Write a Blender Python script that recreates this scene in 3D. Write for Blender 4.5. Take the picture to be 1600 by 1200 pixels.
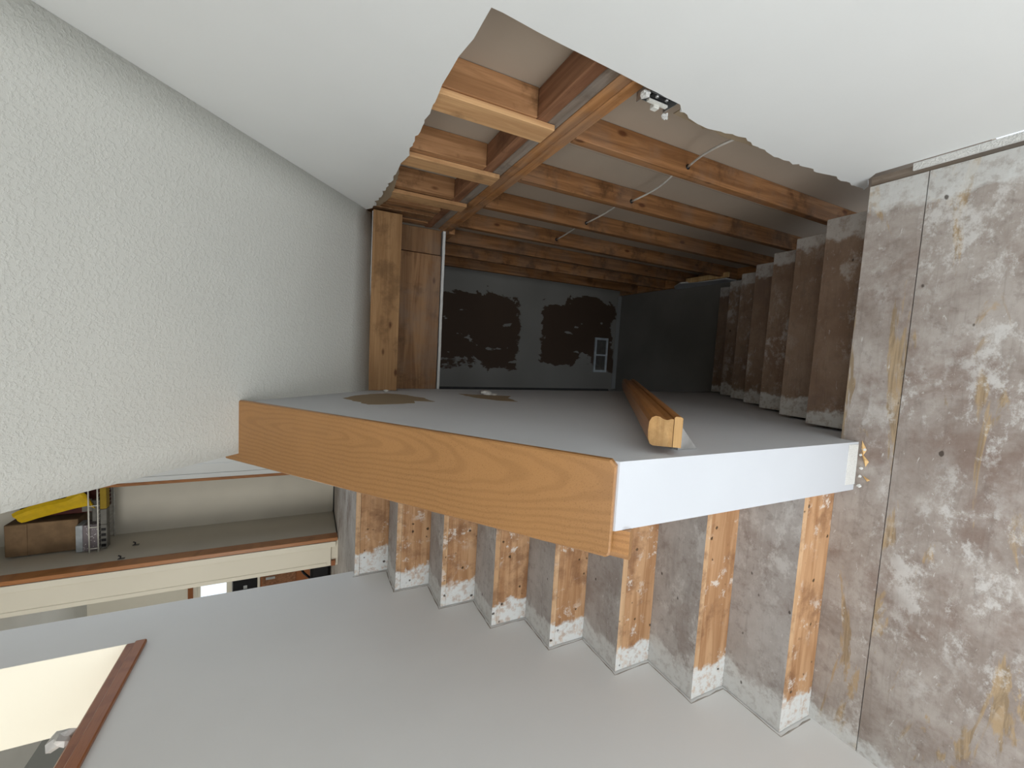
import bpy, bmesh, math, random
from mathutils import Vector, Matrix, noise as mnoise

random.seed(7)
scn = bpy.context.scene
for o in list(bpy.data.objects):
    bpy.data.objects.remove(o, do_unlink=True)
COL = scn.collection

# ------------------------------------------------------------------ camera
# the photograph lies on its side: its left edge is the real "up"
CAM = Vector((1.3594, -0.8446, 1.7934))
PITCH, YAW, ROLL, FPX = -0.4563, -0.0854, 0.0180, 656.1


def cam_axes():
    fw = Vector((math.sin(YAW), math.cos(YAW), 0)); r = Vector((math.cos(YAW), -math.sin(YAW), 0)); u = Vector((0, 0, 1))
    f2 = fw * math.cos(PITCH) + u * math.sin(PITCH)
    u2 = -fw * math.sin(PITCH) + u * math.cos(PITCH)
    r3 = r * math.cos(ROLL) + u2 * math.sin(ROLL)
    u3 = -r * math.sin(ROLL) + u2 * math.cos(ROLL)
    return r3, u3, f2


_r, _u, _f = cam_axes()
cd = bpy.data.cameras.new('camera')
cam = bpy.data.objects.new('camera', cd)
COL.objects.link(cam)
m3 = Matrix((-_u, _r, -_f)).transposed()
cam.matrix_world = Matrix.Translation(CAM) @ m3.to_4x4()
cd.sensor_fit = 'HORIZONTAL'; cd.sensor_width = 36.0
cd.lens = FPX / 1600.0 * 36.0
cd.clip_start = 0.02
scn.camera = cam

# ------------------------------------------------------------------ light and exposure
w = bpy.data.worlds.new('world'); scn.world = w
w.use_nodes = True
w.node_tree.nodes['Background'].inputs[0].default_value = (0.78, 0.88, 1.0, 1)
w.node_tree.nodes['Background'].inputs[1].default_value = 1.2


def area(name, loc, direction, sx, sy, power, col):
    l = bpy.data.lights.new(name, 'AREA'); l.shape = 'RECTANGLE'; l.size = sx; l.size_y = sy
    l.energy = power; l.color = col
    o = bpy.data.objects.new(name, l); COL.objects.link(o)
    o.location = loc
    o.rotation_euler = Vector(direction).to_track_quat('-Z', 'Z').to_euler()
    return o


area('daylight_front_door', (1.10, -1.90, 0.98), (-0.05, 1, -0.02), 1.56, 1.44, 19, (0.92, 0.965, 1.0))
area('daylight_added_side', (-0.10, -1.28, 0.72), (1, 0.10, 0.12), 0.86, 1.06, 12, (0.94, 0.97, 1.0))  # added light to brighten the right wall, from an unseen opening
area('daylight_transom', (0.50, -1.90, 3.10), (0.05, 1, -0.55), 0.78, 0.80, 13, (0.97, 0.98, 1.0))
area('daylight_living_window', (-1.35, -1.90, 2.85), (0.15, 1, -0.05), 1.5, 1.2, 60, (1.0, 0.97, 0.90))
area('daylight_kitchen_window', (-1.95, 5.15, 2.55), (0.1, -1, -0.15), 0.7, 0.9, 10, (1.0, 0.97, 0.92))

vs = scn.view_settings
vs.view_transform = 'Standard'; vs.look = 'None'; vs.gamma = 1.0; vs.use_curve_mapping = False
vs.exposure = 0.27


# ------------------------------------------------------------------ materials
def lin(c):
    return tuple((v / 255.0 / 12.92) if v / 255.0 <= 0.04045 else ((v / 255.0 + 0.055) / 1.055) ** 2.4 for v in c)


class NT:
    def __init__(self, name, rough=0.6, spec=0.3):
        self.m = bpy.data.materials.new(name); self.m.use_nodes = True
        self.t = self.m.node_tree; self.n = self.t.nodes
        self.b = self.n['Principled BSDF']
        self.b.inputs['Roughness'].default_value = rough
        self.b.inputs['Specular IOR Level'].default_value = spec
        self._pos = None

    def link(self, a, b): self.t.links.new(a, b)

    def put(self, sock, v):
        if isinstance(v, bpy.types.NodeSocket): self.link(v, sock)
        elif isinstance(v, (tuple, list)) and len(v) == 3 and sock.type == 'RGBA': sock.default_value = (*v, 1)
        else: sock.default_value = v

    def pos(self):
        if self._pos is None:
            self._pos = self.n.new('ShaderNodeNewGeometry').outputs['Position']
        return self._pos

    def sep(self, v=None):
        s = self.n.new('ShaderNodeSeparateXYZ'); self.link(v or self.pos(), s.inputs[0]); return s.outputs

    def comb(self, x, y, z):
        s = self.n.new('ShaderNodeCombineXYZ')
        for i, v in enumerate((x, y, z)): self.put(s.inputs[i], v)
        return s.outputs[0]

    def mapping(self, scale=(1, 1, 1), loc=(0, 0, 0), rot=(0, 0, 0), vec=None):
        mp = self.n.new('ShaderNodeMapping'); self.link(vec or self.pos(), mp.inputs[0])
        mp.inputs['Scale'].default_value = scale; mp.inputs['Location'].default_value = loc; mp.inputs['Rotation'].default_value = rot
        return mp.outputs[0]

    def randvec(self, vec=None, amt=7.0):
        oi = self.n.new('ShaderNodeObjectInfo')
        c = self.math('MULTIPLY', oi.outputs['Random'], amt)
        a = self.n.new('ShaderNodeVectorMath'); a.operation = 'ADD'
        self.link(vec or self.pos(), a.inputs[0]); self.link(self.comb(c, c, c), a.inputs[1])
        return a.outputs[0]

    def rnd(self): return self.n.new('ShaderNodeObjectInfo').outputs['Random']

    def noise(self, scale=5, detail=4, rough=0.55, vec=None, dist=0.0):
        t = self.n.new('ShaderNodeTexNoise'); self.link(vec or self.pos(), t.inputs['Vector'])
        t.inputs['Scale'].default_value = scale; t.inputs['Detail'].default_value = detail
        t.inputs['Roughness'].default_value = rough; t.inputs['Distortion'].default_value = dist
        return t.outputs['Fac']

    def vor(self, scale=5, vec=None, rand=1.0):
        t = self.n.new('ShaderNodeTexVoronoi'); self.link(vec or self.pos(), t.inputs['Vector'])
        t.inputs['Scale'].default_value = scale; t.inputs['Randomness'].default_value = rand
        return t.outputs

    def math(self, op, a, b=0.0, c=0.0, clamp=False):
        k = self.n.new('ShaderNodeMath'); k.operation = op; k.use_clamp = clamp
        self.put(k.inputs[0], a); self.put(k.inputs[1], b); self.put(k.inputs[2], c)
        return k.outputs[0]

    def step(self, v, lo, hi, a=0.0, b=1.0):
        k = self.n.new('ShaderNodeMapRange'); k.interpolation_type = 'SMOOTHSTEP'
        self.put(k.inputs['Value'], v); k.inputs['From Min'].default_value = lo; k.inputs['From Max'].default_value = hi
        k.inputs['To Min'].default_value = a; k.inputs['To Max'].default_value = b
        return k.outputs['Result']

    def mix(self, f, a, b):
        k = self.n.new('ShaderNodeMix'); k.data_type = 'RGBA'
        self.put(k.inputs[0], f); self.put(k.inputs[6], a); self.put(k.inputs[7], b)
        return k.outputs[2]

    def ramp(self, f, stops):
        k = self.n.new('ShaderNodeValToRGB'); self.link(f, k.inputs[0])
        e = k.color_ramp.elements
        while len(e) < len(stops): e.new(0.5)
        for i, (p, c) in enumerate(stops): e[i].position = p; e[i].color = (*c, 1)
        return k.outputs[0]

    def bump(self, h, strength=0.3, dist=0.01, prev=None):
        k = self.n.new('ShaderNodeBump'); self.link(h, k.inputs['Height'])
        k.inputs['Strength'].default_value = strength; k.inputs['Distance'].default_value = dist
        if prev is not None: self.link(prev, k.inputs['Normal'])
        return k.outputs[0]

    def done(self, col=None, bump=None, rough=None):
        if col is not None: self.put(self.b.inputs['Base Color'], col)
        if bump is not None: self.link(bump, self.b.inputs['Normal'])
        if rough is not None: self.put(self.b.inputs['Roughness'], rough)
        return self.m


def paint(name, c, tex=0.0, scale=90, var=0.05, rough=0.6, stain=0.0):
    k = NT(name, rough, 0.25)
    base = lin(c)
    n = k.noise(1.7, 3)
    dark = tuple(v * (1 - 2 * var) for v in base)
    col = k.mix(k.step(n, 0.3, 0.7), dark, base)
    if stain:
        col = k.mix(k.step(k.noise(4.2, 5), 0.66, 0.80, 0, stain), col, tuple(v * 0.6 for v in base))
    bp = None
    if tex:
        h = k.math('ADD', k.step(k.noise(scale, 3, 0.6), 0.45, 0.62), k.math('MULTIPLY', k.noise(scale * 2.6, 2), 0.35))
        bp = k.bump(h, tex, 0.004)
    else:
        bp = k.bump(k.noise(160, 2), 0.06, 0.002)
    return k.done(col, bp)


def axis_scale(axis, along, across):
    return tuple(along if a == axis else across for a in 'xyz')


def lumber(name, axis, light, dark, knots=True, grey=0.0, rough=0.7, stain=0.55):
    """softwood framing timber, grain along one axis, knots, pencil-grey weathering"""
    k = NT(name, rough, 0.2)
    rv = k.randvec()
    g = k.noise(1.0, 5, 0.6, k.mapping(axis_scale(axis, 1.6, 26), vec=rv), 1.2)
    f = k.noise(1.0, 3, 0.6, k.mapping(axis_scale(axis, 5, 190), vec=rv))
    L, D = lin(light), lin(dark)
    col = k.mix(k.step(g, 0.32, 0.66), L, D)
    col = k.mix(k.step(f, 0.5, 0.8, 0, 0.35), col, tuple(v * 0.55 for v in D))
    b = k.noise(5.5, 7, 0.68, vec=rv)
    col = k.mix(k.step(b, 0.50, 0.66, 0, stain), col, tuple(v * 0.45 for v in D))
    if knots:
        vd = k.vor(1.0, k.mapping(axis_scale(axis, 6.5, 15), vec=rv))
        d = k.math('ADD', vd['Distance'], k.math('MULTIPLY', k.step(k.sep(vd['Color'])[0], 0.55, 0.56, 1, 0), 0.5))
        col = k.mix(k.step(d, 0.08, 0.20, 0.85, 0), col, lin((78, 40, 16)))
    if grey:
        col = k.mix(k.step(k.noise(5, 5, vec=rv), 0.42, 0.62, 0, grey), col, lin((128, 118, 108)))
    tone = k.math('MULTIPLY_ADD', k.rnd(), 0.30, 0.82)
    hs = k.n.new('ShaderNodeHueSaturation'); k.link(col, hs.inputs['Color']); k.link(tone, hs.inputs['Value'])
    return k.done(hs.outputs[0], k.bump(f, 0.15, 0.002))


def spray(k, col, bands, white=(214, 214, 210)):
    """white wall paint that once missed the skirting: bands along the walls, ragged edge"""
    x, y, z = k.sep()
    e = k.math('MULTIPLY_ADD', k.noise(8, 5, 0.6), 0.15, -0.075)
    e2 = k.math('MULTIPLY_ADD', k.noise(60, 3), 0.03, -0.015)
    e = k.math('ADD', e, e2)
    xx = k.math('ADD', x, e)
    ox = k.math('ADD', xx, k.math('MULTIPLY_ADD', k.rnd(), 0.05, -0.025))
    for kind, lim, op in bands:
        if kind == 'lt': f = k.step(ox, lim - 0.010, lim + 0.014, op, 0)
        else: f = k.step(ox, lim - 0.014, lim + 0.010, 0, op)
        f = k.math('MULTIPLY', f, k.step(k.noise(34, 6, 0.7), 0.36, 0.54, 0.45, 1.0))
        col = k.mix(f, col, lin(white))
    return col


def plywood(name, base=(152, 140, 131), pale=(180, 171, 163), tan=(180, 154, 118), smear=0.5, tanamt=0.6, bands=(), specks=0.3, tanlo=0.60, worn=1.0):
    k = NT(name, 0.8, 0.15)
    rv = k.randvec(amt=3.3)
    grain = k.noise(1.0, 6, 0.65, k.mapping((4.0, 44, 44), vec=rv), 1.2)
    blot = k.noise(4.3, 8, 0.68, rv, 0.15)
    col = k.mix(k.step(blot, 0.36, 0.64), lin(base), lin(pale))
    col = k.mix(k.step(grain, 0.50, 0.72, 0, 0.30), col, tuple(v * 0.55 for v in lin(base)))
    fine = k.noise(26, 8, 0.75, rv)
    col = k.mix(k.step(fine, 0.50, 0.66, 0, 0.34), col, lin((112, 97, 88)))
    # purple-brown bruises of old carpet glue
    br = k.noise(3.6, 7, 0.66, k.mapping((1, 1, 1), loc=(5, 2, 1), vec=rv), 0.25)
    col = k.mix(k.step(br, 0.50, 0.66, 0, 0.62 * worn), col, lin((126, 104, 92)))
    # patches where the top veneer is worn through
    t = k.noise(1.0, 6, 0.62, k.mapping((1.7, 8.5, 8.5), loc=(3.1, 1.7, 0), vec=rv), 0.9)
    tc = k.mix(k.step(grain, 0.42, 0.60), lin(tan), tuple(v * 0.62 for v in lin(tan)))
    col = k.mix(k.step(t, tanlo, tanlo + 0.04, 0, tanamt), col, tc)
    # plaster smears: a broken film plus trowel flecks
    s1 = k.noise(9.0, 9, 0.78, k.mapping((1, 1.4, 1.4), vec=rv), 0.1)
    s2 = k.noise(2.6, 4, 0.55, k.mapping((1, 1, 1), loc=(1, 7, 3), vec=rv))
    s = k.math('MULTIPLY', k.step(s1, 0.50, 0.62), k.step(s2, 0.42, 0.60))
    fl_ = k.noise(1.0, 5, 0.7, k.mapping((22, 60, 60), loc=(2, 2, 2), rot=(0, 0, 0.5), vec=rv), 0.5)
    s = k.math('MAXIMUM', s, k.math('MULTIPLY', k.step(fl_, 0.64, 0.68), 0.8))
    col = k.mix(k.math('MULTIPLY', s, smear), col, lin((214, 211, 206)))
    col = spray(k, col, bands)
    if specks:
        wp = k.noise(30, 2)
        d = k.vor(15, k.mapping((1, 1.6, 1.6), vec=rv))
        sel = k.step(k.sep(d['Color'])[0], 1 - 0.30 * specks, 1.01 - 0.30 * specks)
        f = k.math('MULTIPLY', k.step(k.math('ADD', d['Distance'], k.math('MULTIPLY_ADD', wp, 0.3, -0.15)), 0.06, 0.14, 0.8, 0), sel)
        col = k.mix(f, col, lin((58, 48, 40)))
    bp = k.bump(k.math('ADD', k.math('MULTIPLY', grain, 0.6), s1), 0.28, 0.004)
    return k.done(col, bp)


def riser_wood(name, bands=(), light=(202, 160, 120), dark=(172, 128, 90)):
    k = NT(name, 0.72, 0.2)
    rv = k.randvec(amt=5)
    g = k.noise(1.0, 5, 0.6, k.mapping((1.3, 30, 16), vec=rv), 1.5)
    col = k.mix(k.step(g, 0.36, 0.64), lin(light), lin(dark))
    col = k.mix(k.step(k.noise(6, 7, 0.68, rv), 0.48, 0.66, 0, 0.62), col, lin((122, 84, 60)))
    w_ = k.noise(15, 7, 0.75, rv, 0.2)
    z = k.sep()[2]
    w2 = k.noise(3.4, 3, 0.5, k.mapping((1, 1, 1), loc=(4, 4, 4), vec=rv))
    col = k.mix(k.math('MULTIPLY', k.step(w_, 0.54, 0.62, 0, 0.85), k.step(w2, 0.44, 0.60)), col, lin((226, 216, 204)))
    col = spray(k, col, bands, (226, 226, 222))
    d = k.vor(24, rv)
    sel = k.step(k.sep(d['Color'])[0], 0.66, 0.68)
    f = k.math('MULTIPLY', k.step(k.math('ADD', d['Distance'], k.math('MULTIPLY_ADD', k.noise(55, 2), 0.5, -0.25)), 0.08, 0.20, 0.9, 0), sel)
    col = k.mix(f, col, lin((58, 44, 30)))
    return k.done(col, k.bump(k.math('ADD', g, w_), 0.2, 0.003))


def oak(name, rx=0.0, tone=1.0, axis='y', xc=0.99, yc=0.0, wobble=0.12, contrast=1.0, base=(180, 130, 78), dark=(140, 94, 52)):
    """varnished plain-sawn oak: cathedral rings drawn out along the board plus pores"""
    k = NT(name, 0.34, 0.45)
    v = k.mapping((1, 1, 1), rot=(rx, 0, 0))
    x, y, z = k.sep(v)
    if axis == 'x': x, y = y, x
    if axis == 'z': y, z = z, y
    wob = k.math('MULTIPLY_ADD', k.noise(2.2, 3, 0.5, v), wobble, -wobble / 2)
    a = k.math('ADD', k.math('SUBTRACT', x, xc), wob)
    b = k.math('MULTIPLY_ADD', k.math('SUBTRACT', y, yc), 0.11, k.math('MULTIPLY_ADD', k.noise(5.0, 2, 0.5, v), 0.03, -0.015))
    r = k.math('SQRT', k.math('ADD', k.math('MULTIPLY', a, a), k.math('MULTIPLY', b, b)))
    rings = k.math('SINE', k.math('MULTIPLY', r, 430.0))
    rings = k.step(rings, -0.2, 1.0)
    pores = k.noise(1.0, 4, 0.6, k.mapping({'y': (420, 14, 420), 'x': (14, 420, 420), 'z': (420, 420, 14)}[axis], rot=(rx, 0, 0)))
    B = tuple(c * tone for c in lin(base)); D = tuple(c * tone for c in lin(dark))
    col = k.mix(k.math('MULTIPLY', rings, 0.42 * contrast), B, D)
    col = k.mix(k.step(pores, 0.52, 0.70, 0, 0.55), col, tuple(c * 0.8 for c in D))
    col = k.mix(k.step(k.noise(3.0, 3, 0.5, v), 0.35, 0.7, 0, 0.35), col, tuple(c * 1.18 for c in B))
    d = k.vor(2.6, v)['Distance']
    col = k.mix(k.step(d, 0.03, 0.06, 0.6, 0), col, tuple(c * 0.35 for c in D))
    return k.done(col, k.bump(pores, 0.05, 0.001))


def plain(name, c, rough=0.6, metal=0.0, var=0.12, scale=20, spec=0.3):
    k = NT(name, rough, spec); k.b.inputs['Metallic'].default_value = metal
    B = lin(c)
    return k.done(k.mix(k.step(k.noise(scale, 4), 0.35, 0.68), tuple(v * (1 - 2 * var) for v in B), B))


SL = math.atan(0.80)
WHITE = paint('painted_drywall_smooth', (226, 226, 222), stain=0.0, var=0.02)
WHITE_L = paint('painted_drywall_left', (224, 223, 220), var=0.02, stain=0.08)
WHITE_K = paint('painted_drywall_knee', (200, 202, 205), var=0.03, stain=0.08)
SOFFIT = paint('orange_peel_paint', (204, 203, 195), tex=0.30, scale=95, var=0.02)
CREAM = paint('cream_trim_paint', (228, 222, 206), var=0.02, rough=0.45)
CREAM_J = paint('cream_wall_paint', (240, 236, 220), var=0.02, rough=0.6)
CLOSET = paint('closet_wall_paint', (206, 200, 186), var=0.05, stain=0.12)
GYPSUM = paint('gypsum_edge', (232, 230, 224), tex=0.6, scale=220)
PAPER = paint('drywall_back_paper', (172, 156, 138), var=0.05, stain=0.12, rough=0.85)
PAPER_T = paint('torn_brown_paper', (150, 132, 108), var=0.06, rough=0.9)
PLY = plywood('landing_plywood', smear=0.72, tanamt=0.8, tanlo=0.56, bands=(('gt', 1.93, 0.75), ('lt', 0.06, 0.8)))
PLY_T = plywood('stair_plywood', (166, 158, 152), (186, 180, 175), smear=0.6, tanamt=0.0, specks=1.0, worn=0.5, bands=(('lt', 0.105, 0.8),))
PLY_D = plywood('lower_stair_plywood', (132, 108, 90), (148, 126, 108), smear=0.40, tanamt=0.1, bands=(('lt', 1.19, 0.85), ('gt', 1.93, 0.6)))
PLY_H = plywood('hall_plywood', (176, 168, 161), (196, 190, 185), smear=0.5, tanamt=0.1)
RISER = riser_wood('riser_wood', bands=(('lt', 0.115, 1.0),))
EDGE = riser_wood('tread_edge_wood', bands=(('lt', 0.115, 1.0),), light=(216, 180, 142), dark=(196, 156, 116))
OAK_CAP = oak('oak_cap', rx=-SL, xc=1.04, yc=1.72, wobble=0.06, contrast=0.6, base=(162, 117, 70), dark=(112, 74, 38))
OAK_R = oak('oak_handrail', rx=SL, xc=1.0, base=(164, 112, 64), dark=(122, 78, 42))
OAK_L = oak('oak_handrail_up', rx=-SL, xc=0.8)
OAK_SILL = oak('oak_sill', xc=-0.1, base=(150, 92, 52), dark=(116, 66, 34))
OAK_V = oak('oak_vertical_edge', axis='z', xc=0.4, base=(168, 112, 66), dark=(128, 80, 46))
OAK_END = lumber('raw_oak_end', 'x', (200, 160, 108), (176, 134, 84), knots=False)
STUD = lumber('stud_timber', 'z', (160, 113, 72), (120, 81, 48), grey=0.2, stain=0.8)
STUD_U = lumber('upper_stud_timber', 'z', (174, 129, 90), (138, 98, 64), stain=0.7)
STRIP = lumber('furring_timber', 'z', (202, 160, 114), (178, 134, 92), knots=False)
PLATE = lumber('plate_timber', 'y', (182, 132, 86), (148, 102, 62), grey=0.3)
PLATE_R = lumber('red_plate_timber', 'y', (156, 112, 82), (124, 84, 60), knots=False)
PLATE_G = lumber('grey_plate_timber', 'y', (146, 132, 118), (116, 100, 86), knots=False, grey=0.8)
HEAD = lumber('header_timber', 'x', (178, 138, 96), (150, 112, 74))
HEAD_SHADE = lumber('joist_timber_shaded', 'x', (150, 114, 80), (122, 88, 60), grey=0.3)  # darker than the header timber: light falling off is put into the colour
SPLINTER = lumber('splinter_wood', 'x', (220, 184, 130), (196, 152, 98), knots=False)
CONCRETE = paint('lower_floor_grey', (128, 124, 117), var=0.10, stain=0.3, rough=0.8)
SHADEW = plain('lower_wall_shaded', (60, 58, 55), 0.9)  # near-black tone paints in the darkness of the unlit passage
METAL = plain('galvanised_steel', (196, 198, 198), 0.35, 0.8)
CABLE = plain('white_cable_jacket', (214, 208, 198), 0.5)
BLACK = plain('black_plastic', (14, 14, 18), 0.4)
SHELFW = plain('white_coated_wire', (232, 230, 220), 0.4)
YELLOW = plain('yellow_paper', (222, 184, 30), 0.55, var=0.06)
YELLOW_D = plain('yellow_card', (168, 140, 44), 0.7, var=0.08)
CARD = plain('cardboard_brown', (138, 112, 84), 0.85, var=0.15, scale=9)
REDDARK = plain('dark_red_print', (74, 24, 18), 0.6)
GREYCARD = plain('grey_printed_card', (120, 118, 112), 0.6)
SILVER = plain('silver_grey_card', (178, 184, 188), 0.45)
PLASTIC = plain('crumpled_white_plastic', (206, 204, 200), 0.35)


def speckle_mat():
    k = NT('speckled_grey_card', 0.55, 0.3)
    d = k.vor(75)
    f = k.math('MULTIPLY', k.step(d['Distance'], 0.18, 0.3, 0.9, 0), k.step(k.sep(d['Color'])[0], 0.55, 0.57))
    return k.done(k.mix(f, lin((122, 114, 118)), lin((224, 222, 222))))


SPECK = speckle_mat()


def far_wall_mat():
    """grey painted wall on which two sheets of facing paper have been torn away"""
    k = NT('torn_far_wall', 0.75, 0.2)
    x, y, z = k.sep()
    n1 = k.math('MULTIPLY_ADD', k.noise(2.4, 4, 0.6, None, 0.8), 0.62, -0.31)
    n2 = k.math('MULTIPLY_ADD', k.noise(1.0, 5, 0.7, k.mapping((9, 1, 2.5))), 0.36, -0.18)
    xx = k.math('ADD', x, k.math('ADD', n1, n2)); zz = k.math('ADD', z, k.math('MULTIPLY', k.math('ADD', n1, n2), 0.55))

    def zone(x0, x1, z0, z1):
        a = k.math('MULTIPLY', k.step(xx, x0 - .01, x0 + .01), k.step(xx, x1 - .01, x1 + .01, 1, 0))
        b = k.math('MULTIPLY', k.step(zz, z0 - .01, z0 + .01), k.step(zz, z1 - .01, z1 + .01, 1, 0))
        return k.math('MULTIPLY', a, b)
    mk = k.math('MAXIMUM', zone(1.22, 1.93, -0.16, 1.2), zone(1.28, 1.96, -1.44, -0.44))
    isl = k.step(k.noise(1.0, 3, 0.5, k.mapping((9, 1, 4), loc=(2, 0, 5))), 0.66, 0.68, 1, 0)
    mk = k.math('MULTIPLY', mk, isl)
    band = k.step(k.noise(0.9, 2), 0.3, 0.7)
    g = k.mix(band, lin((122, 118, 111)), lin((142, 139, 132)))
    return k.done(k.mix(mk, g, lin((78, 62, 50))), k.bump(mk, 0.4, 0.003))


FARW = far_wall_mat()

# ------------------------------------------------------------------ builders
ORG = {}


def org(p): return ORG.get(p.name, Vector((0, 0, 0))) if p else Vector((0, 0, 0))


def tag(o, label=None, cat=None, group=None, kind=None):
    if label: o['label'] = label
    if cat: o['category'] = cat
    if group: o['group'] = group
    if kind: o['kind'] = kind
    return o


def thing(name, loc, label, cat, group=None, kind=None):
    o = bpy.data.objects.new(name, None); COL.objects.link(o)
    o.empty_display_size = 0.05
    o.location = loc; ORG[o.name] = Vector(loc)
    return tag(o, label, cat, group, kind)


def mesh(name, verts, faces, mats, parent=None, fm=None, smooth=False):
    """world-space vertices -> one mesh object whose origin lies at its base (or at its parent's)"""
    vs_ = [Vector(v) for v in verts]
    lo = [min(v[i] for v in vs_) for i in range(3)]; hi = [max(v[i] for v in vs_) for i in range(3)]
    c = Vector(((lo[0] + hi[0]) / 2, (lo[1] + hi[1]) / 2, lo[2]))
    me = bpy.data.meshes.new(name)
    me.from_pydata([v - c for v in vs_], [], faces)
    if not isinstance(mats, (list, tuple)): mats = [mats]
    for m in mats: me.materials.append(m)
    if fm:
        for p, i in zip(me.polygons, fm): p.material_index = i
    bm = bmesh.new(); bm.from_mesh(me); bmesh.ops.recalc_face_normals(bm, faces=bm.faces); bm.to_mesh(me); bm.free()
    if smooth:
        for p in me.polygons: p.use_smooth = True
    o = bpy.data.objects.new(name, me); COL.objects.link(o)
    if parent: o.parent = parent; o.location = c - org(parent)
    else: o.location = c
    ORG[o.name] = c
    return o


BF = [(0, 3, 2, 1), (4, 5, 6, 7), (0, 1, 5, 4), (1, 2, 6, 5), (2, 3, 7, 6), (3, 0, 4, 7)]   # -z +z -y +x +y -x


def box(name, x0, x1, y0, y1, z0, z1, mats, parent=None, fm=None, bev=0.0, jit=0.0):
    v = [(x0, y0, z0), (x1, y0, z0), (x1, y1, z0), (x0, y1, z0), (x0, y0, z1), (x1, y0, z1), (x1, y1, z1), (x0, y1, z1)]
    if jit: v = [tuple(c + random.uniform(-jit, jit) for c in q) for q in v]
    o = mesh(name, v, BF, mats, parent, fm)
    if bev:
        bm = bmesh.new(); bm.from_mesh(o.data)
        bmesh.ops.bevel(bm, geom=list(bm.edges), offset=bev, segments=1, affect='EDGES', clamp_overlap=True)
        bm.to_mesh(o.data); bm.free()
    return o


def prism(name, pts, a0, a1, mats, parent=None, axis='x', fm_side=0, fm_a=0, fm_b=0):
    """closed outline extruded along one axis; pts are the two other coordinates in order"""
    def P(a, p):
        return (a, p[0], p[1]) if axis == 'x' else ((p[0], a, p[1]) if axis == 'y' else (p[0], p[1], a))
    n = len(pts)
    v = [P(a0, p) for p in pts] + [P(a1, p) for p in pts]
    f = [tuple(range(n)), tuple(range(2 * n - 1, n - 1, -1))]
    fm = [fm_a, fm_b]
    for i in range(n):
        j = (i + 1) % n
        f.append((i, j, n + j, n + i)); fm.append(fm_side)
    o = mesh(name, v, f, mats, parent, fm)
    bm = bmesh.new(); bm.from_mesh(o.data)
    bmesh.ops.triangulate(bm, faces=[q for q in bm.faces if len(q.verts) > 4])
    bm.to_mesh(o.data); bm.free()
    return o


def sweep(name, prof, p0, d, length, up, side, mats, parent=None, end_mat=0):
    """profile (a along side, b along up) extruded from p0 along d"""
    p0, d, up, side = Vector(p0), Vector(d).normalized(), Vector(up), Vector(side)
    n = len(prof)
    v = [p0 + side * a + up * b for a, b in prof] + [p0 + d * length + side * a + up * b for a, b in prof]
    f = [tuple(range(n)), tuple(range(2 * n - 1, n - 1, -1))]; fm = [end_mat, end_mat]
    for i in range(n):
        j = (i + 1) % n
        f.append((i, j, n + j, n + i)); fm.append(0)
    return mesh(name, v, f, mats, parent, fm)


def tube(name, pts, rad, mats, parent=None, n=8):
    pts = [Vector(p) for p in pts]; V = []; F = []
    for i, p in enumerate(pts):
        t = (pts[min(i + 1, len(pts) - 1)] - pts[max(i - 1, 0)]).normalized()
        a = t.cross(Vector((0.31, 0.2, 0.93))).normalized(); b = t.cross(a)
        for j in range(n):
            q = 2 * math.pi * j / n
            V.append(p + a * rad * math.cos(q) + b * rad * math.sin(q))
    for i in range(len(pts) - 1):
        for j in range(n):
            k = (j + 1) % n
            F.append((i * n + j, i * n + k, (i + 1) * n + k, (i + 1) * n + j))
    F.append(tuple(range(n))); F.append(tuple(range(len(V) - 1, len(V) - n - 1, -1)))
    return mesh(name, V, F, mats, parent, smooth=True)


def jag(pts, step=0.02, amp=0.006, seed=1):
    """break a polyline into short ragged steps of uneven length"""
    rr = random.Random(seed); out = []
    for (a, b), (c, d) in zip(pts[:-1], pts[1:]):
        L = math.hypot(c - a, d - b); t = 0.0
        while t < 1.0:
            j = amp if out else 0
            j *= 0.35 + 1.3 * rr.random() ** 2
            out.append((a + (c - a) * t + rr.uniform(-j, j), b + (d - b) * t + rr.uniform(-j, j)))
            t += (0.5 + rr.random() * 1.3) * step / max(L, 1e-6)
            if 1 - t < 0.3 * step / max(L, 1e-6): break
    out.append(pts[-1])
    return out


# ------------------------------------------------------------------ key dimensions (metres)
G, GD, R = 0.2373, 0.2323, 0.19
XKL, XKR = 0.929, 1.105          # knee wall faces
XR = 2.050                       # right wall face
XF = 2.082                       # front of the exposed framing
ZH = 8 * R                       # hall floor
ZB = -8 * R                      # lower floor
YH = 7 * G                       # hall edge
YBACK = -1.85
ZC = 3.95

# ------------------------------------------------------------------ setting: landing floor
fl = thing('floor', (1.0, -1.1, -0.022), 'bare grey plywood landing floor smeared with plaster', 'floor', kind='structure')
box('plywood_sheet', 0.0, 2.014, -0.158, 0.0, -0.022, 0.0, [PLY, EDGE], fl, [0, 0, 0, 0, 0, 0])
box('plywood_sheet', 0.0, 2.014, -1.38, -0.161, -0.022, 0.0005, PLY, fl)
box('plywood_sheet', 0.0, 2.014, YBACK, -1.383, -0.022, 0.0, PLY, fl)
box('landing_joist', 0.0, 2.014, -0.062, -0.022, -0.20, -0.023, HEAD_SHADE, fl)
box('landing_joist', 0.0, 2.014, YBACK, YBACK + 0.04, -0.20, -0.023, HEAD_SHADE, fl)

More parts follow.
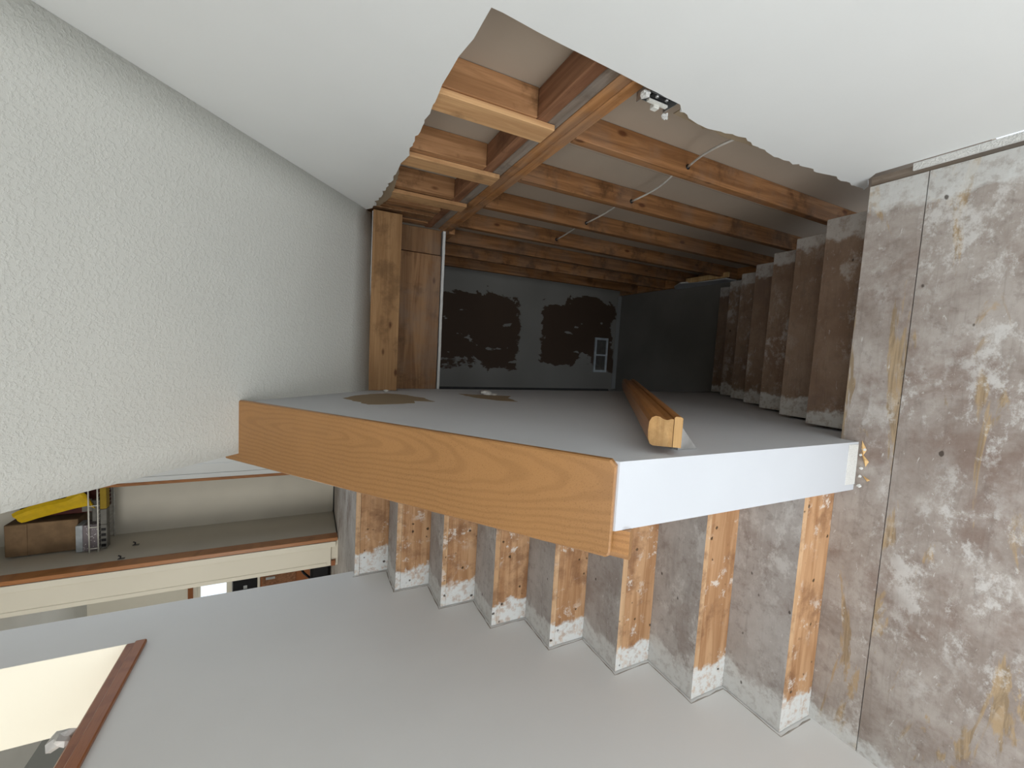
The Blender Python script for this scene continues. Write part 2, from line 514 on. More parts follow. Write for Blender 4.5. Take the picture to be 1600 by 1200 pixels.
# ------------------------------------------------------------------ setting: walls
# left wall with the oak-silled opening and the deep pier at the head of the stairs
wl = thing('wall_left', (-0.05, -0.3, -0.02), 'grey-white smooth wall along the rising stairs', 'wall', kind='structure')
SW = (-1.76, -0.80, 0.14, 1.30)                # unseen window, added in the left wall to brighten the right wall
prism('wall_face', [(SW[1], -0.02), (1.712, -0.02), (1.712, ZC), (1.418, ZC), (1.418, 2.405), (-0.55, 2.405), (-0.55, ZC), (SW[1], ZC)], -0.12, 0.0, WHITE_L, wl)
box('wall_face', -0.12, 0.0, YBACK, SW[0], -0.02, ZC, WHITE_L, wl)
box('wall_face', -0.12, 0.0, SW[0], SW[1], -0.02, SW[2], WHITE_L, wl)
box('wall_face', -0.12, 0.0, SW[0], SW[1], SW[3], ZC, WHITE_L, wl)
box('pier_side', -0.345, -0.0005, 1.4165, 1.712, 2.40, ZC, CREAM_J, wl)
box('pier_side', -0.345, -0.121, 1.4165, 1.712, 1.3, 2.399, CREAM_J, wl)
wsd = thing('added_side_window', (-0.09, -1.15, SW[2]), 'white framed unseen side window, added to brighten the right wall', 'window', kind='structure')
for a in ((SW[0], SW[0] + .05, SW[2], SW[3]), (SW[1] - .05, SW[1], SW[2], SW[3]), (SW[0] + .05, SW[1] - .05, SW[2], SW[2] + .05), (SW[0] + .05, SW[1] - .05, SW[3] - .05, SW[3])):
    box('window_frame', -0.119, -0.105, a[0], a[1], a[2], a[3], CREAM, wsd)
sl = thing('trim_1', (-0.06, 0.5, 2.40), 'stained oak sill below the opening in the left wall', 'trim', kind='structure')
box('sill_board', -0.345, 0.004, -0.55, 1.416, 2.436, 2.476, OAK_SILL, sl, bev=0.006)
box('apron_strip', 0.001, 0.020, -0.55, 1.400, 2.400, 2.440, OAK_SILL, sl, bev=0.004)

# back wall behind the camera with front door opening and a high window, both let the day in
wb = thing('wall_back', (1.0, YBACK, 0), 'white wall with the front door and a high window', 'wall', kind='structure')
T = 0.12
for a in ((-0.12, 0.10, 0, ZC), (1.98, 2.2, 0, ZC), (0.10, 1.98, 1.85, 2.62), (1.0, 1.98, 2.62, ZC), (0.10, 0.20, 2.62, ZC), (0.20, 1.0, 3.58, ZC)):
    box('wall_panel', a[0], a[1], YBACK - T, YBACK - 0.001, a[2], a[3], WHITE, wb)
for a in ((-2.62, -2.15, 1.3, ZC), (-0.55, -0.121, 1.3, ZC), (-2.15, -0.55, 1.3, 2.2), (-2.15, -0.55, 3.5, ZC)):
    box('wall_panel', a[0], a[1], YBACK - T, YBACK - 0.001, a[2], a[3], WHITE, wb)
dr = thing('door_1', (1.0, YBACK - 0.09, 0), 'glazed front door and sidelight with white stiles', 'door', kind='structure')
for a in ((0.10, 0.155, 0, 1.85), (1.925, 1.98, 0, 1.85), (1.22, 1.28, 0.26, 1.74), (0.155, 1.925, 0, 0.26), (0.155, 1.925, 1.74, 1.85)):
    box('door_stile', a[0], a[1], YBACK - 0.11, YBACK - 0.07, a[2], a[3], CREAM, dr)
wi = thing('window_1', (0.6, YBACK - 0.09, 2.62), 'white framed high window above the front door', 'window', kind='structure')
for a in ((0.20, 0.25, 2.62, 3.58), (0.95, 1.0, 2.62, 3.58), (0.25, 0.95, 2.62, 2.67), (0.25, 0.95, 3.53, 3.58)):
    box('window_frame', a[0], a[1], YBACK - 0.11, YBACK - 0.07, a[2], a[3], CREAM, wi)
wv = thing('window_3', (-1.35, YBACK - 0.09, 2.2), 'wide white framed window of the upper room', 'window', kind='structure')
for a in ((-2.15, -2.10, 2.2, 3.5), (-0.60, -0.55, 2.2, 3.5), (-2.10, -0.60, 2.2, 2.25), (-2.10, -0.60, 3.45, 3.5)):
    box('window_frame', a[0], a[1], YBACK - 0.11, YBACK - 0.07, a[2], a[3], CREAM, wv)

# upper room seen through the opening and over the hall
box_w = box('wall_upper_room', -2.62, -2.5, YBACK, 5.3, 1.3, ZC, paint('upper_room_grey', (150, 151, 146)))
tag(box_w, 'dim grey wall of the upper room beyond the opening', 'wall', kind='structure')
ur = box('floor_upper_room', -2.5, -0.35, YBACK, 1.70, 1.40, ZH - 0.002, PLY_H)
tag(ur, 'floor of the upper room behind the left wall', 'floor', kind='structure')
ce = box('ceiling_upper', -2.62, 2.3, YBACK - T, 5.4, ZC, ZC + 0.1, paint('ceiling_white', (214, 213, 206)))
tag(ce, 'flat white ceiling high above the stairs', 'ceiling', kind='structure')


# sloping soffit under the next flight
def zR(y): return 1.521 - 0.785 * (y - 1.517)


def dL(y):
    ks = [(-0.45, .20), (0.2, .20), (0.58, .195), (0.85, .185), (1.09, .165), (1.3, .075), (1.548, -.02), (1.7, -.02)]
    for (a, b), (c, d) in zip(ks[:-1], ks[1:]):
        if a <= y <= c: return b + (d - b) * (y - a) / (c - a)
    return 0.2


def soffit_z(x, y):
    w_ = min(1.0, max(0.0, (XR - x) / (XR - XKR)))
    return zR(y) + w_ * dL(y)


ys = [1.548, 1.44, 1.32, 1.2, 1.09, 0.97, 0.85, 0.7, 0.5, 0.25, 0.0, -0.25, -0.45]
xs = [0.90, 1.0, XKR, 1.3, 1.5, 1.7, 1.9, XR - 0.001]
V = []; F = []
for y in ys:
    for x in xs: V.append((x, y, soffit_z(x, y)))
nb = len(V)
for y in ys:
    for x in xs: V.append((x, y + 0.008, soffit_z(x, y) + 0.013))
nx = len(xs); ny = len(ys)
for i in range(ny - 1):
    for j in range(nx - 1):
        a = i * nx + j
        F.append((a, a + 1, a + nx + 1, a + nx)); F.append((nb + a, nb + a + nx, nb + a + nx + 1, nb + a + 1))
for j in range(nx - 1):
    F.append((j, nb + j, nb + j + 1, j + 1)); a = (ny - 1) * nx + j; F.append((a, a + 1, nb + a + 1, nb + a))
for i in range(ny - 1):
    a = i * nx; F.append((a, a + nx, nb + a + nx, nb + a)); a += nx - 1; F.append((a, nb + a, nb + a + nx, a + nx))
cs = thing('ceiling', (1.5, 1.0, 1.05), 'white orange-peel textured sloping ceiling over the descending stairs', 'ceiling', kind='structure')
so = mesh('textured_slope', V, F, SOFFIT, cs, smooth=True)
# underside of the flight goes level above the landing
zt = max(soffit_z(x, -0.45) for x in xs)
box('level_soffit', 0.90, XR - 0.001, YBACK, -0.44, soffit_z(1.5, -0.45), zt + 0.05, SOFFIT, cs)
# side of the upper flight, out of sight of the stairs
prism('flight_side', [(1.54, 1.60), (1.09, 2.06), (0.58, 2.49), (0.2, 2.79), (-0.45, 3.30), (YBACK, 3.30), (YBACK, ZC), (1.9, ZC), (1.9, 1.60)], 0.902, 0.96, WHITE_L, cs)
# exposed header framing at its foot
box('header_board', XKR + 0.002, XR + 0.018, 1.540, 1.578, 1.337, 1.489, HEAD, cs, bev=0.002)
box('joist', XKR - 0.02, 1.925, 1.752, 1.790, 1.052, 1.46, HEAD_SHADE, cs, bev=0.002)
box('joist', 1.930, 2.078, 1.755, 1.793, 1.056, 1.46, HEAD_SHADE, cs, bev=0.002)
box('drywall_bead', XKR + 0.0, XR + 0.01, 1.545, 1.549, 1.468, 1.492, GYPSUM, cs)

# hall wall and stub above header keep the shaft closed
box('hall_underlayer', 0.93, 2.2, 1.80, 1.84, 1.05, ZC, PAPER, cs)

# ------------------------------------------------------------------ right wall
wr = thing('wall_right', (2.06, 0.4, -0.12), 'white drywall with a large cut-out showing the wall framing', 'wall', kind='structure')
cut_v = [(0.073, -0.112), (0.069, 0.113), (0.089, 0.413), (0.066, 0.608), (0.089, 0.748), (0.062, 0.87), (0.040, 0.90), (0.036, 1.02), (0.029, 1.133), (0.017, 1.288), (0.004, 1.469)]
cut_h = [(0.004, 1.469), (0.102, 1.470), (0.174, 1.480), (0.298, 1.482), (0.388, 1.478), (0.547, 1.475), (0.724, 1.476), (0.95, 1.480), (1.199, 1.489), (1.468, 1.503)]
edge = jag(cut_v[:6], 0.018, 0.006, 3)[:-1] + jag(cut_v[5:], 0.05, 0.003, 5)[:-1] + jag(cut_h[:5], 0.05, 0.002, 6)[:-1] + jag(cut_h[4:], 0.022, 0.007, 4)
outline = [(YBACK, 0.020), (-0.02, 0.018), (0.02, -0.02), (0.05, -0.09)] + edge + [(1.515, 1.53), (1.56, 1.53), (1.9, 1.9), (1.9, ZC), (YBACK, ZC)]
prism('drywall_sheet', outline, XR, XR + 0.013, [WHITE, GYPSUM], wr, fm_side=1)
# torn facing paper left along the top cut and beside the switch box
tp = [(0.92, 1.486), (1.46, 1.512)] + jag([(1.46, 1.47), (1.30, 1.445), (1.12, 1.452), (1.02, 1.462), (0.92, 1.474)], 0.02, 0.006, 9)
prism('torn_paper', tp, XR + 0.0135, XR + 0.0165, PAPER_T, wr)
tp = [(0.06, 0.50), (0.06, 0.86)] + jag([(0.102, 0.86), (0.105, 0.70), (0.110, 0.62), (0.098, 0.50)], 0.016, 0.006, 12)
prism('torn_paper', tp, XR + 0.0135, XR + 0.0165, PAPER_T, wr)

SD = 0.089
for i, y in enumerate((0.395, 0.795, 1.195, 1.595, 1.995, 2.395, 2.795)):
    box('stud', XF, XF + SD, y, y + 0.038, ZB + 0.04, 0.994, STUD, wr, bev=0.002)
for i, y in enumerate((0.355, 0.765, 1.170)):
    box('stud', XF, XF + SD, y, y + 0.038, 1.1655, 1.75, STUD_U, wr, bev=0.002)
for i, (a, b) in enumerate(((0.362, 0.455), (0.800, 0.892), (1.212, 1.300))):
    box('furring_strip', XR + 0.014, XF - 0.0005, a, b, 1.098 - 0.006 * i, 1.72, STRIP, wr, bev=0.0015)
y = 1.400
for i in range(8):
    box('stud', XF + 0.002 * (i % 3), XF + SD, y, y + 0.0405, 1.1655, 1.60, HEAD_SHADE if i % 2 else STUD_U, wr, bev=0.002)
    y += 0.043
box('top_plate', XF, XF + SD, -0.1, 1.748, 0.995, 1.036, PLATE, wr, bev=0.003)
box('top_plate', XF, XF + SD, -0.1, 1.748, 1.0375, 1.079, PLATE, wr, bev=0.003)
box('top_plate', XF, XF + SD, 1.80, 3.09, 0.955, 0.994, PLATE, wr, bev=0.003)
box('floor_edge_board', XF + 0.002, XF + SD, -0.1, 1.748, 1.0805, 1.122, PLATE_G, wr, bev=0.002)
box('bottom_plate', XF, XF + SD, -0.1, 1.748, 1.1235, 1.165, PLATE_R, wr, bev=0.003)
box('bottom_plate', XF, XF + SD, 0.10, 3.09, ZB + 0.001, ZB + 0.039, PLATE, wr, bev=0.003)
box('backing_panel', XF + SD + 0.001, XF + SD + 0.014, -0.2, 0.60, ZB, 1.90, PAPER, wr)
box('backing_panel', XF + SD + 0.001, XF + SD + 0.014, 0.602, 1.80, ZB, 1.90, PAPER, wr)
box('backing_panel', XF + SD + 0.001, XF + SD + 0.014, 1.802, 3.2, ZB, 1.90, PAPER, wr)
prism('drywall_remnant', [(1.62, ZB + .01), (2.28, ZB + .01), (2.20, ZB + .12), (2.02, ZB + .235), (1.80, ZB + .17), (1.62, ZB + .15)], XF - 0.014, XF - 0.001, [WHITE_K, GYPSUM], wr, fm_side=1)
# studs on the near side, hidden under the standing drywall, close the cavity
box('stud', XF, XF + SD, -0.10, -0.062, 0.0, 0.994, STUD, wr)
# shoe strip in the gap between floor and drywall
box('shoe_strip', 2.017, 2.046, -1.2, 0.0, -0.020, -0.004, PLATE_G, wr)
box('drywall_lip', 2.026, 2.049, -1.2, -0.12, 0.004, 0.012, GYPSUM, wr)

# ------------------------------------------------------------------ knee wall with oak cap
CM = 0.792


def cap_z(y): return 1.125 + CM * (y + 0.056)


wk = thing('wall_knee', (1.017, 0.4, -0.0), 'white half wall between the rising and descending stairs', 'wall', kind='structure')
yk = 1.60
prism('knee_wall_body', [(-0.057, 0.0005), (-0.057, cap_z(-0.057) - 0.026), (1.13, cap_z(1.13) - 0.026), (1.30, 1.80), (1.545, 1.485), (1.67, 1.485), (1.67, ZB), (0.005, ZB), (0.005, 0.0005)],
      XKL, XKR, WHITE_K, wk)
# corner bead strip at the foot of the end face
box('end_patch', 0.952, 1.098, -0.0595, -0.0572, 0.004, 0.062, GYPSUM, wk, jit=0.002)
# torn patch in the facing paper near the slope, and a smaller one with a plaster crumb
t1 = [(1.20, 1.640), (1.10, 1.60), (0.985, 1.56), (0.99, 1.45), (1.02, 1.35), (1.10, 1.34), (1.07, 1.25), (1.20, 1.265), (1.33, 1.33), (1.40, 1.41), (1.36, 1.50), (1.30, 1.58)]
prism('torn_paper', jag(t1 + [t1[0]], 0.03, 0.008, 21)[:-1], XKR + 0.0002, XKR + 0.0016, PAPER_T, wk)
t2 = [(1.40, 1.02), (1.22, 0.98), (1.10, 0.90), (1.06, 0.82), (1.22, 0.80), (1.30, 0.74), (1.34, 0.86)]
prism('torn_paper', jag(t2 + [t2[0]], 0.03, 0.006, 22)[:-1], XKR + 0.0002, XKR + 0.0014, PAPER_T, wk)


def crumb(name, c, r, mat, seed, parent=None, sq=(1, 1, 1)):
    bm = bmesh.new(); bmesh.ops.create_icosphere(bm, subdivisions=2, radius=1.0)
    rr = random.Random(seed)
    V = []; 
    for v in bm.verts:
        s = 0.65 + 0.9 * abs(mnoise.noise(v.co * 2.3 + Vector((seed, seed * .7, 1.3))))
        V.append(Vector((v.co.x * sq[0], v.co.y * sq[1], v.co.z * sq[2])) * r * s + Vector(c))
    F = [tuple(v.index for v in f.verts) for f in bm.faces]
    bm.free()
    return mesh(name, V, F, mat, parent)


crumb('plaster_crumb', (XKR + 0.010, 1.38, 0.86), 0.050, GYPSUM, 3, wk, (0.35, 0.9, 0.9))
crumb('plaster_crumb', (XKR + 0.005, 1.34, 0.83), 0.022, GYPSUM, 5, wk, (0.3, 1, 1))
crumb('plaster_crumb', (XKR + 0.005, 1.50, 1.40), 0.020, GYPSUM, 6, wk, (0.3, 1, 1))

# cap board
tc = thing('trim_2', (0.99, 0.5, 1.1), 'wide varnished oak cap board on the sloping half wall', 'trim', kind='structure')
th = math.atan(CM); dv = Vector((0, math.cos(th), math.sin(th))); nv = Vector((0, -math.sin(th), math.cos(th)))
x0, x1 = 0.866, XKR + 0.006
L = 1.215 / math.cos(th)
plan = [(x0 + 0.012, 0.0), (x1 - 0.014, 0.0), (x1, 0.014), (x1, L), (x0, L), (x0, 0.012), (x0 + 0.004, 0.004)]
p0 = Vector((0, -0.066, cap_z(-0.066)))
tk = 0.024
lay = [(0.004, 0.0), (0.0, 0.004), (0.0, tk - 0.004), (0.004, tk)]
V = []; F = []
cx = (x0 + x1) / 2
for inset, dep in lay:
    for a, s in plan:
        sx = 1 if a < cx else -1
        V.append(p0 + Vector((a + sx * inset, 0, 0)) + dv * (s + (inset if s < 0.1 else 0)) - nv * dep)
n = len(plan)
F.append(tuple(range(n))); F.append(tuple(range(4 * n - 1, 3 * n - 1, -1)))
for q in range(3):
    for i in range(n):
        j = (i + 1) % n; F.append((q * n + i, q * n + j, (q + 1) * n + j, (q + 1) * n + i))
mesh('cap_board', V, F, OAK_CAP, tc)

# ------------------------------------------------------------------ staircases
st = thing('staircase', (0.46, 0, 0), 'bare plywood stairs rising along the grey-white left wall', 'staircase', 'stripped stair flights')
for i in range(1, 9):
    y = (i - 1) * G
    box('riser', 0.003, XKL - 0.002, y, y + 0.019, (i - 1) * R + 0.0008, i * R - 0.0275, RISER, st)
    if i < 8:
        box('tread', 0.003, XKL - 0.002, y - 0.001, y + G + 0.018, i * R - 0.026, i * R, [PLY_T, EDGE], st, [0, 0, 1, 0, 0, 0])
for xa in (0.004, XKL - 0.042):
    pts = [(0.021, 0.0)]
    for i in range(1, 8):
        pts += [(0.0205 + (i - 1) * G, i * R - 0.028), (0.019 + i * G, i * R - 0.028)]
    pts += [(0.0205 + 7 * G, 1.40), (0.0205 + 7 * G, 1.12), (0.24, 0.0)]
    prism('stringer', pts, xa, xa + 0.038, HEAD_SHADE, st)

sd = thing('staircase', (1.55, 0.9, ZB), 'bare plywood stairs descending beside the exposed studs', 'staircase', 'stripped stair flights')
for k in range(1, 8):
    y1 = 0.0013 + k * GD; y0 = y1 - GD - 0.018
    if k == 1: y0 = -0.001
    box('tread', XKR + 0.012, 1.994, y0, y1, -k * R - 0.026, -k * R, PLY_D, sd, bev=0.003)
    box('riser', XKR + 0.014, 1.992, y1 - 0.020, y1 - 0.001, -(k + 1) * R + 0.001, -k * R - 0.0265, RISER, sd)
box('riser', XKR + 0.014, 1.992, -0.021, -0.002, -R + 0.001, -0.023, RISER, sd)
for xa in (XKR + 0.016, 1.952):
    pts = [(0.0215, -R - 0.027)]
    for k in range(1, 8):
        pts += [((k) * GD - 0.020, -k * R - 0.028), ((k) * GD - 0.020, -(k + 1) * R - 0.028 if k < 7 else ZB + 0.002)]
    pts += [(1.40, ZB + 0.002), (0.0215, -0.45)]
    prism('stringer', pts, xa, xa + 0.038, HEAD_SHADE, sd)

zig = []
for i in range(1, 9):
    y = (i - 1) * G
    zig += [(y - 0.014, (i - 1) * R + 0.012), (y - 0.016, i * R + 0.012)]
    if i < 8: zig += [(y + G - 0.014, i * R + 0.012)]
zz_ = jag(zig, 0.03, 0.002, 41)
V = []
for q, (a, b) in enumerate(zz_):
    t = 0.004 + 0.003 * math.sin(q * 2.1)
    V += [(0.0001, a, b), (0.0001, a + t, b - t), (0.0018, a + t * .5, b - t * .5)]
F = []
for q in range(len(zz_) - 1):
    k = q * 3
    F += [(k, k + 3, k + 5, k + 2), (k + 2, k + 5, k + 4, k + 1)]
mesh('paint_ridge', V, F, paint('ridge_brown_grey', (150, 142, 132)), wl)  # thin brown-grey ridge following the step line

# ------------------------------------------------------------------ lower level
f2 = box('floor_lower', -0.8, 2.3, 0.1, 3.3, ZB - 0.06, ZB, CONCRETE)
tag(f2, 'dim grey floor at the foot of the descending stairs', 'floor', kind='structure')
w2 = box('wall_far', 0.985, 2.2, 3.10, 3.2, ZB, 1.2, FARW)
tag(w2, 'grey far wall with facing paper torn off in brown patches', 'wall', kind='structure')
bd = thing('baseboard_far', (1.5, 3.09, ZB), 'pale joint tape strip at the corner of the far wall', 'baseboard', kind='structure')
box('corner_tape', 0.99, 2.07, 3.095, 3.0995, ZB + 0.001, ZB + 0.055, paint('tape_grey', (142, 142, 138)), bd)
w3 = box('wall_lower_side', -0.8, -0.7, 0.1, 3.3, ZB, 1.2, SHADEW)
tag(w3, 'wall of the lower passage, coloured dark for its shade', 'wall', kind='structure')
w4 = box('wall_lower_back', -0.8, 0.98, 3.22, 3.3, ZB, 1.2, SHADEW)
tag(w4, 'end of the lower passage left of the torn wall, coloured dark for its shade', 'wall', kind='structure')
c2 = thing('ceiling_lower', (1.0, 2.4, 1.03), 'low ceiling of the lower level with its raw white edge', 'ceiling', kind='structure')
V = []
ed = jag([(0.8, 1.752), (2.078, 1.752)], 0.05, 0.004, 31)
prism('drywall_sheet', ed + [(2.078, 3.1), (-0.7, 3.1), (-0.7, 1.752)], 1.030, 1.046, [WHITE_K, GYPSUM], c2, axis='z', fm_side=1)

vr = thing('vent_register', (1.375, 3.098, ZB + 0.16), 'grey metal vent register low on the torn far wall', 'vent')
vx0, vx1, vz0, vz1 = 1.18, 1.575, -1.36, -1.175
for a in ((vx0, vx1, vz0, vz0 + .025), (vx0, vx1, vz1 - .025, vz1), (vx0, vx0 + .025, vz0 + .025, vz1 - .025), (vx1 - .025, vx1, vz0 + .025, vz1 - .025), (1.368, 1.386, vz0 + .025, vz1 - .025)):
    box('vent_frame', a[0], a[1], 3.084, 3.0985, a[2], a[3], METAL if False else plain('vent_paint', (196, 202, 204), 0.5), vr)
for i in range(8):
    z = vz0 + 0.030 + i * 0.0165
    for xa, xb in ((vx0 + .026, 1.367), (1.387, vx1 - .026)):
        box('vent_louver', xa, xb, 3.088, 3.096, z, z + 0.006, GREYCARD, vr)

# scrap wood on the remnant by the lower studs
sw = box('wood_scrap', XF - 0.012, XF + 0.03, 1.55, 1.98, ZB + 0.19, ZB + 0.215, SPLINTER, bev=0.003)
sw.parent = wr; sw.location = sw.location - ORG[wr.name]

# ------------------------------------------------------------------ handrails
PROF = [(0.0, 0.0), (0.080, 0.0), (0.083, 0.006), (0.083, 0.018), (0.080, 0.0215), (0.0, 0.0215)]
RAIL = [(0.0, 0.023), (0.076, 0.023), (0.0755, 0.030), (0.072, 0.040), (0.075, 0.052), (0.080, 0.060), (0.081, 0.070), (0.076, 0.080), (0.064, 0.0855), (0.040, 0.087), (0.018, 0.0855), (0.004, 0.080), (0.0, 0.072)]
hr = thing('handrail', (1.16, -0.05, 0.90), 'moulded oak handrail running down the half wall beside the descending stairs', 'handrail')
td = math.atan(0.80); dd = Vector((0, math.cos(td), -math.sin(td))); nn = Vector((0, math.sin(td), math.cos(td)))
pb = Vector((1.128, -0.055, 0.892))
sweep('base_strip', PROF, pb, dd, 2.0, nn, Vector((1, 0, 0)), [OAK_R, OAK_END], hr, 1)
sweep('rail', RAIL, pb, dd, 2.0, nn, Vector((1, 0, 0)), [OAK_R, OAK_END], hr, 1)
for s in (0.10, 1.0, 1.75):
    q = pb + dd * s
    br = mesh('bracket', [(XKR + .001, q.y - .02, q.z - .07), (XKR + .001, q.y + .02, q.z - .07), (XKR + .001, q.y + .018, q.z + .005), (XKR + .001, q.y - .018, q.z + .005),
                          (q.x + .045, q.y - .012, q.z - .008), (q.x + .045, q.y + .012, q.z - .012), (q.x + .045, q.y + .010, q.z + .002), (q.x + .045, q.y - .010, q.z + .006)],
              [(0, 1, 2, 3), (4, 7, 6, 5), (0, 4, 5, 1), (1, 5, 6, 2), (2, 6, 7, 3), (3, 7, 4, 0)], METAL, hr)

hl = thing('handrail', (0.87, -0.03, 1.0), 'oak handrail tucked under the cap board along the rising stairs', 'handrail')
pl_ = Vector((0.928, -0.040, 1.022)); nl = Vector((0, -math.sin(td), math.cos(td))); dl = Vector((0, math.cos(td), math.sin(td)))
prof_l = [(0.022, 0.0), (0.078, 0.0), (0.082, 0.006), (0.082, 0.03), (0.076, 0.045), (0.060, 0.052), (0.022, 0.052)]
sweep('rail', prof_l, pl_ + dl * 0.05, dl, 1.25, nl, Vector((-1, 0, 0)), [OAK_L, OAK_L], hl)
ret = [(0.0, 0.0), (0.086, 0.0), (0.082, 0.03), (0.060, 0.052), (0.0, 0.052)]
sweep('wall_return', ret, pl_, dl, 0.050, nl, Vector((-1, 0, 0)), [OAK_L, OAK_CAP], hl, 1)

# ------------------------------------------------------------------ wiring in the open wall
cb = thing('electrical_cable', (2.12, 0.8, 0.33), 'white electrical cable threaded through the exposed studs', 'cable')


def cat(a, b, sag, n=8, bend=0.0):
    a, b = Vector(a), Vector(b)
    return [a.lerp(b, i / n) + Vector((math.sin(math.pi * i / n) * bend, 0, -sag * math.sin(math.pi * i / n))) for i in range(n + 1)]


ey = XF + 0.03
runs = [((2.075, 0.09, 0.575), (ey, 0.394, 0.475), -0.02), ((ey + .02, 0.434, 0.47), (ey, 0.794, 0.40), 0.03), ((ey + .02, 0.834, 0.405), (ey, 1.194, 0.375), 0.012), ((ey + .02, 1.234, 0.37), (ey, 1.594, 0.325), 0.01)]
for a, b, s in runs:
    tube('cable_run', cat(a, b, s), 0.0042, CABLE, cb)
for yv, zv in ((0.394, 0.475), (0.794, 0.40), (1.194, 0.375), (1.594, 0.325)):
    tube('drilled_hole', [(ey, yv - 0.0015, zv), (ey, yv + 0.0005, zv)], 0.010, BLACK, cb, 12)

eb = thing('electrical_box', (2.075, 0.085, 0.88), 'metal switch box broken open at the edge of the cut drywall', 'electrical box')
bx0, bx1, by0, by1, bz0, bz1 = 2.058, 2.112, 0.050, 0.106, 0.895, 0.995
box('box_back', bx1 - .002, bx1, by0, by1, bz0, bz1, METAL, eb)
box('box_side', bx0, bx1, by0, by0 + .002, bz0, bz1, METAL, eb)
box('box_side', bx0 + .012, bx1, by1 - .002, by1, bz0, bz1, METAL, eb)
box('box_end', bx0, bx1, by0, by1, bz0, bz0 + .002, METAL, eb)
box('box_end', bx0, bx1, by0, by1, bz1 - .002, bz1, METAL, eb)
box('switch_body', bx0 + .006, bx0 + .04, by0 + .004, by1 - .026, bz0 + .018, bz1 - .018, BLACK, eb, bev=.002)
box('switch_strap', bx0 - .002, bx0 + .004, by1 - .028, by1 - .018, bz0 + .012, bz1 - .020, SHELFW, eb)
box('switch_toggle', bx0 - .010, bx0 + .004, by1 - .022, by1 - .004, bz0 + .035, bz0 + .055, SHELFW, eb, bev=.002)
for zz in (0.925, 0.96):
    tube('terminal_screw', [(bx0 + .002, by0 + .014, zz), (bx0 + .008, by0 + .014, zz)], .005, METAL, eb)
tube('mounting_ear', [(bx0 - .004, by1 + .004, 0.888), (bx0 - .004, by1 + .012, 0.880), (bx0 - .004, by1 + .008, 0.870)], .004, SHELFW, eb)
crumb('plaster_crumb', (bx0 - .004, by0 + .01, 1.004), .016, GYPSUM, 8, eb, (.5, 1, 1))
crumb('plaster_crumb', (bx0 - .004, by1 + .004, .885), .012, GYPSUM, 9, eb, (.5, 1, 1))

# ------------------------------------------------------------------ hall at the head of the stairs
YC = 2.95
fh = thing('floor_hall', (-0.8, 2.3, ZH - 0.03), 'grey plywood hall floor at the head of the stairs', 'floor', kind='structure')
box('plywood_sheet', -2.5, 0.925, YH - 0.001, 2.9, ZH - 0.026, ZH, [PLY_H, EDGE], fh, [0, 0, 1, 0, 0, 0])
box('plywood_sheet', -2.5, 0.925, 2.902, 5.2, ZH - 0.026, ZH, PLY_H, fh)
box('rim_joist', 0.0, 0.925, YH + 0.02, YH + 0.058, 1.30, ZH - 0.027, HEAD_SHADE, fh)

ox0, ox1 = -0.318, 0.272                       # closet opening
wh = thing('wall_hall', (0.3, YC + 0.05, ZH), 'hall wall holding the open closet', 'wall', kind='structure')
box('wall_panel', ox1 + 0.02, 0.93, YC, YC + 0.10, ZH, ZC, WHITE, wh)
box('wall_panel', -0.575, ox0 - 0.018, YC + 0.005, YC + 0.10, ZH, ZC, CREAM, wh)
box('closet_back', ox0 - 0.05, 0.6, 3.60, 3.64, ZH, ZC, CLOSET, wh)
box('closet_side', ox0 - 0.05, ox0 - 0.019, YC + 0.10, 3.60, ZH, ZC, CLOSET, wh)
box('closet_side', 0.56, 0.60, YC + 0.10, 3.60, ZH, ZC, CLOSET, wh)
box('return_wall', -0.575, -0.475, YC + 0.10, 4.4, ZH, ZC, CREAM, wh)

tl = thing('trim_3', (-0.45, YC, ZH), 'cream painted casing with an oak edge beside the closet', 'trim', kind='structure')
box('casing_board', -0.560, -0.352, YC - 0.018, YC + 0.004, ZH + 0.055, ZC, CREAM, tl, bev=.003)
box('casing_band', -0.396, -0.350, YC - 0.026, YC - 0.0185, ZH + 0.02, ZC, CREAM, tl, bev=.002)
box('casing_band', -0.562, -0.530, YC - 0.024, YC - 0.0185, ZH + 0.09, ZC, CREAM, tl, bev=.002)
box('oak_edge', -0.3495, -0.319, YC - 0.016, YC + 0.09, ZH + 0.005, ZC, OAK_V, tl, bev=.002)
box('oak_foot', -0.566, -0.520, YC - 0.020, YC + 0.003, ZH + 0.02, ZH + 0.053, OAK_SILL, tl)
tr = thing('trim_4', (0.3, YC, ZH), 'thin oak strip and white casing on the far side of the closet', 'trim', kind='structure')
box('oak_edge', ox1 - 0.013, ox1 + 0.010, YC - 0.012, YC + 0.09, ZH + 0.002, ZC, OAK_V, tr, bev=.002)
box('casing_board', ox1 + 0.011, ox1 + 0.045, YC - 0.016, YC - 0.001, ZH, ZC, WHITE, tr, bev=.002)
box('casing_board', ox1 + 0.047, ox1 + 0.120, YC - 0.013, YC - 0.001, ZH, ZC, WHITE, tr, bev=.002)
bs = thing('closet_gap_dark', (0, 3.59, ZH), 'black strip painting in the dark gap along the closet floor', 'baseboard', kind='structure')
box('gap_strip', ox0 - 0.018, 0.55, 3.590, 3.5995, ZH + 0.0, ZH + 0.010, BLACK, bs)  # black strips stand in for the shade in the floor gap
box('gap_strip', ox0 - 0.0185, ox0 - 0.012, YC + 0.1, 3.589, ZH + 0.0, ZH + 0.008, BLACK, bs)

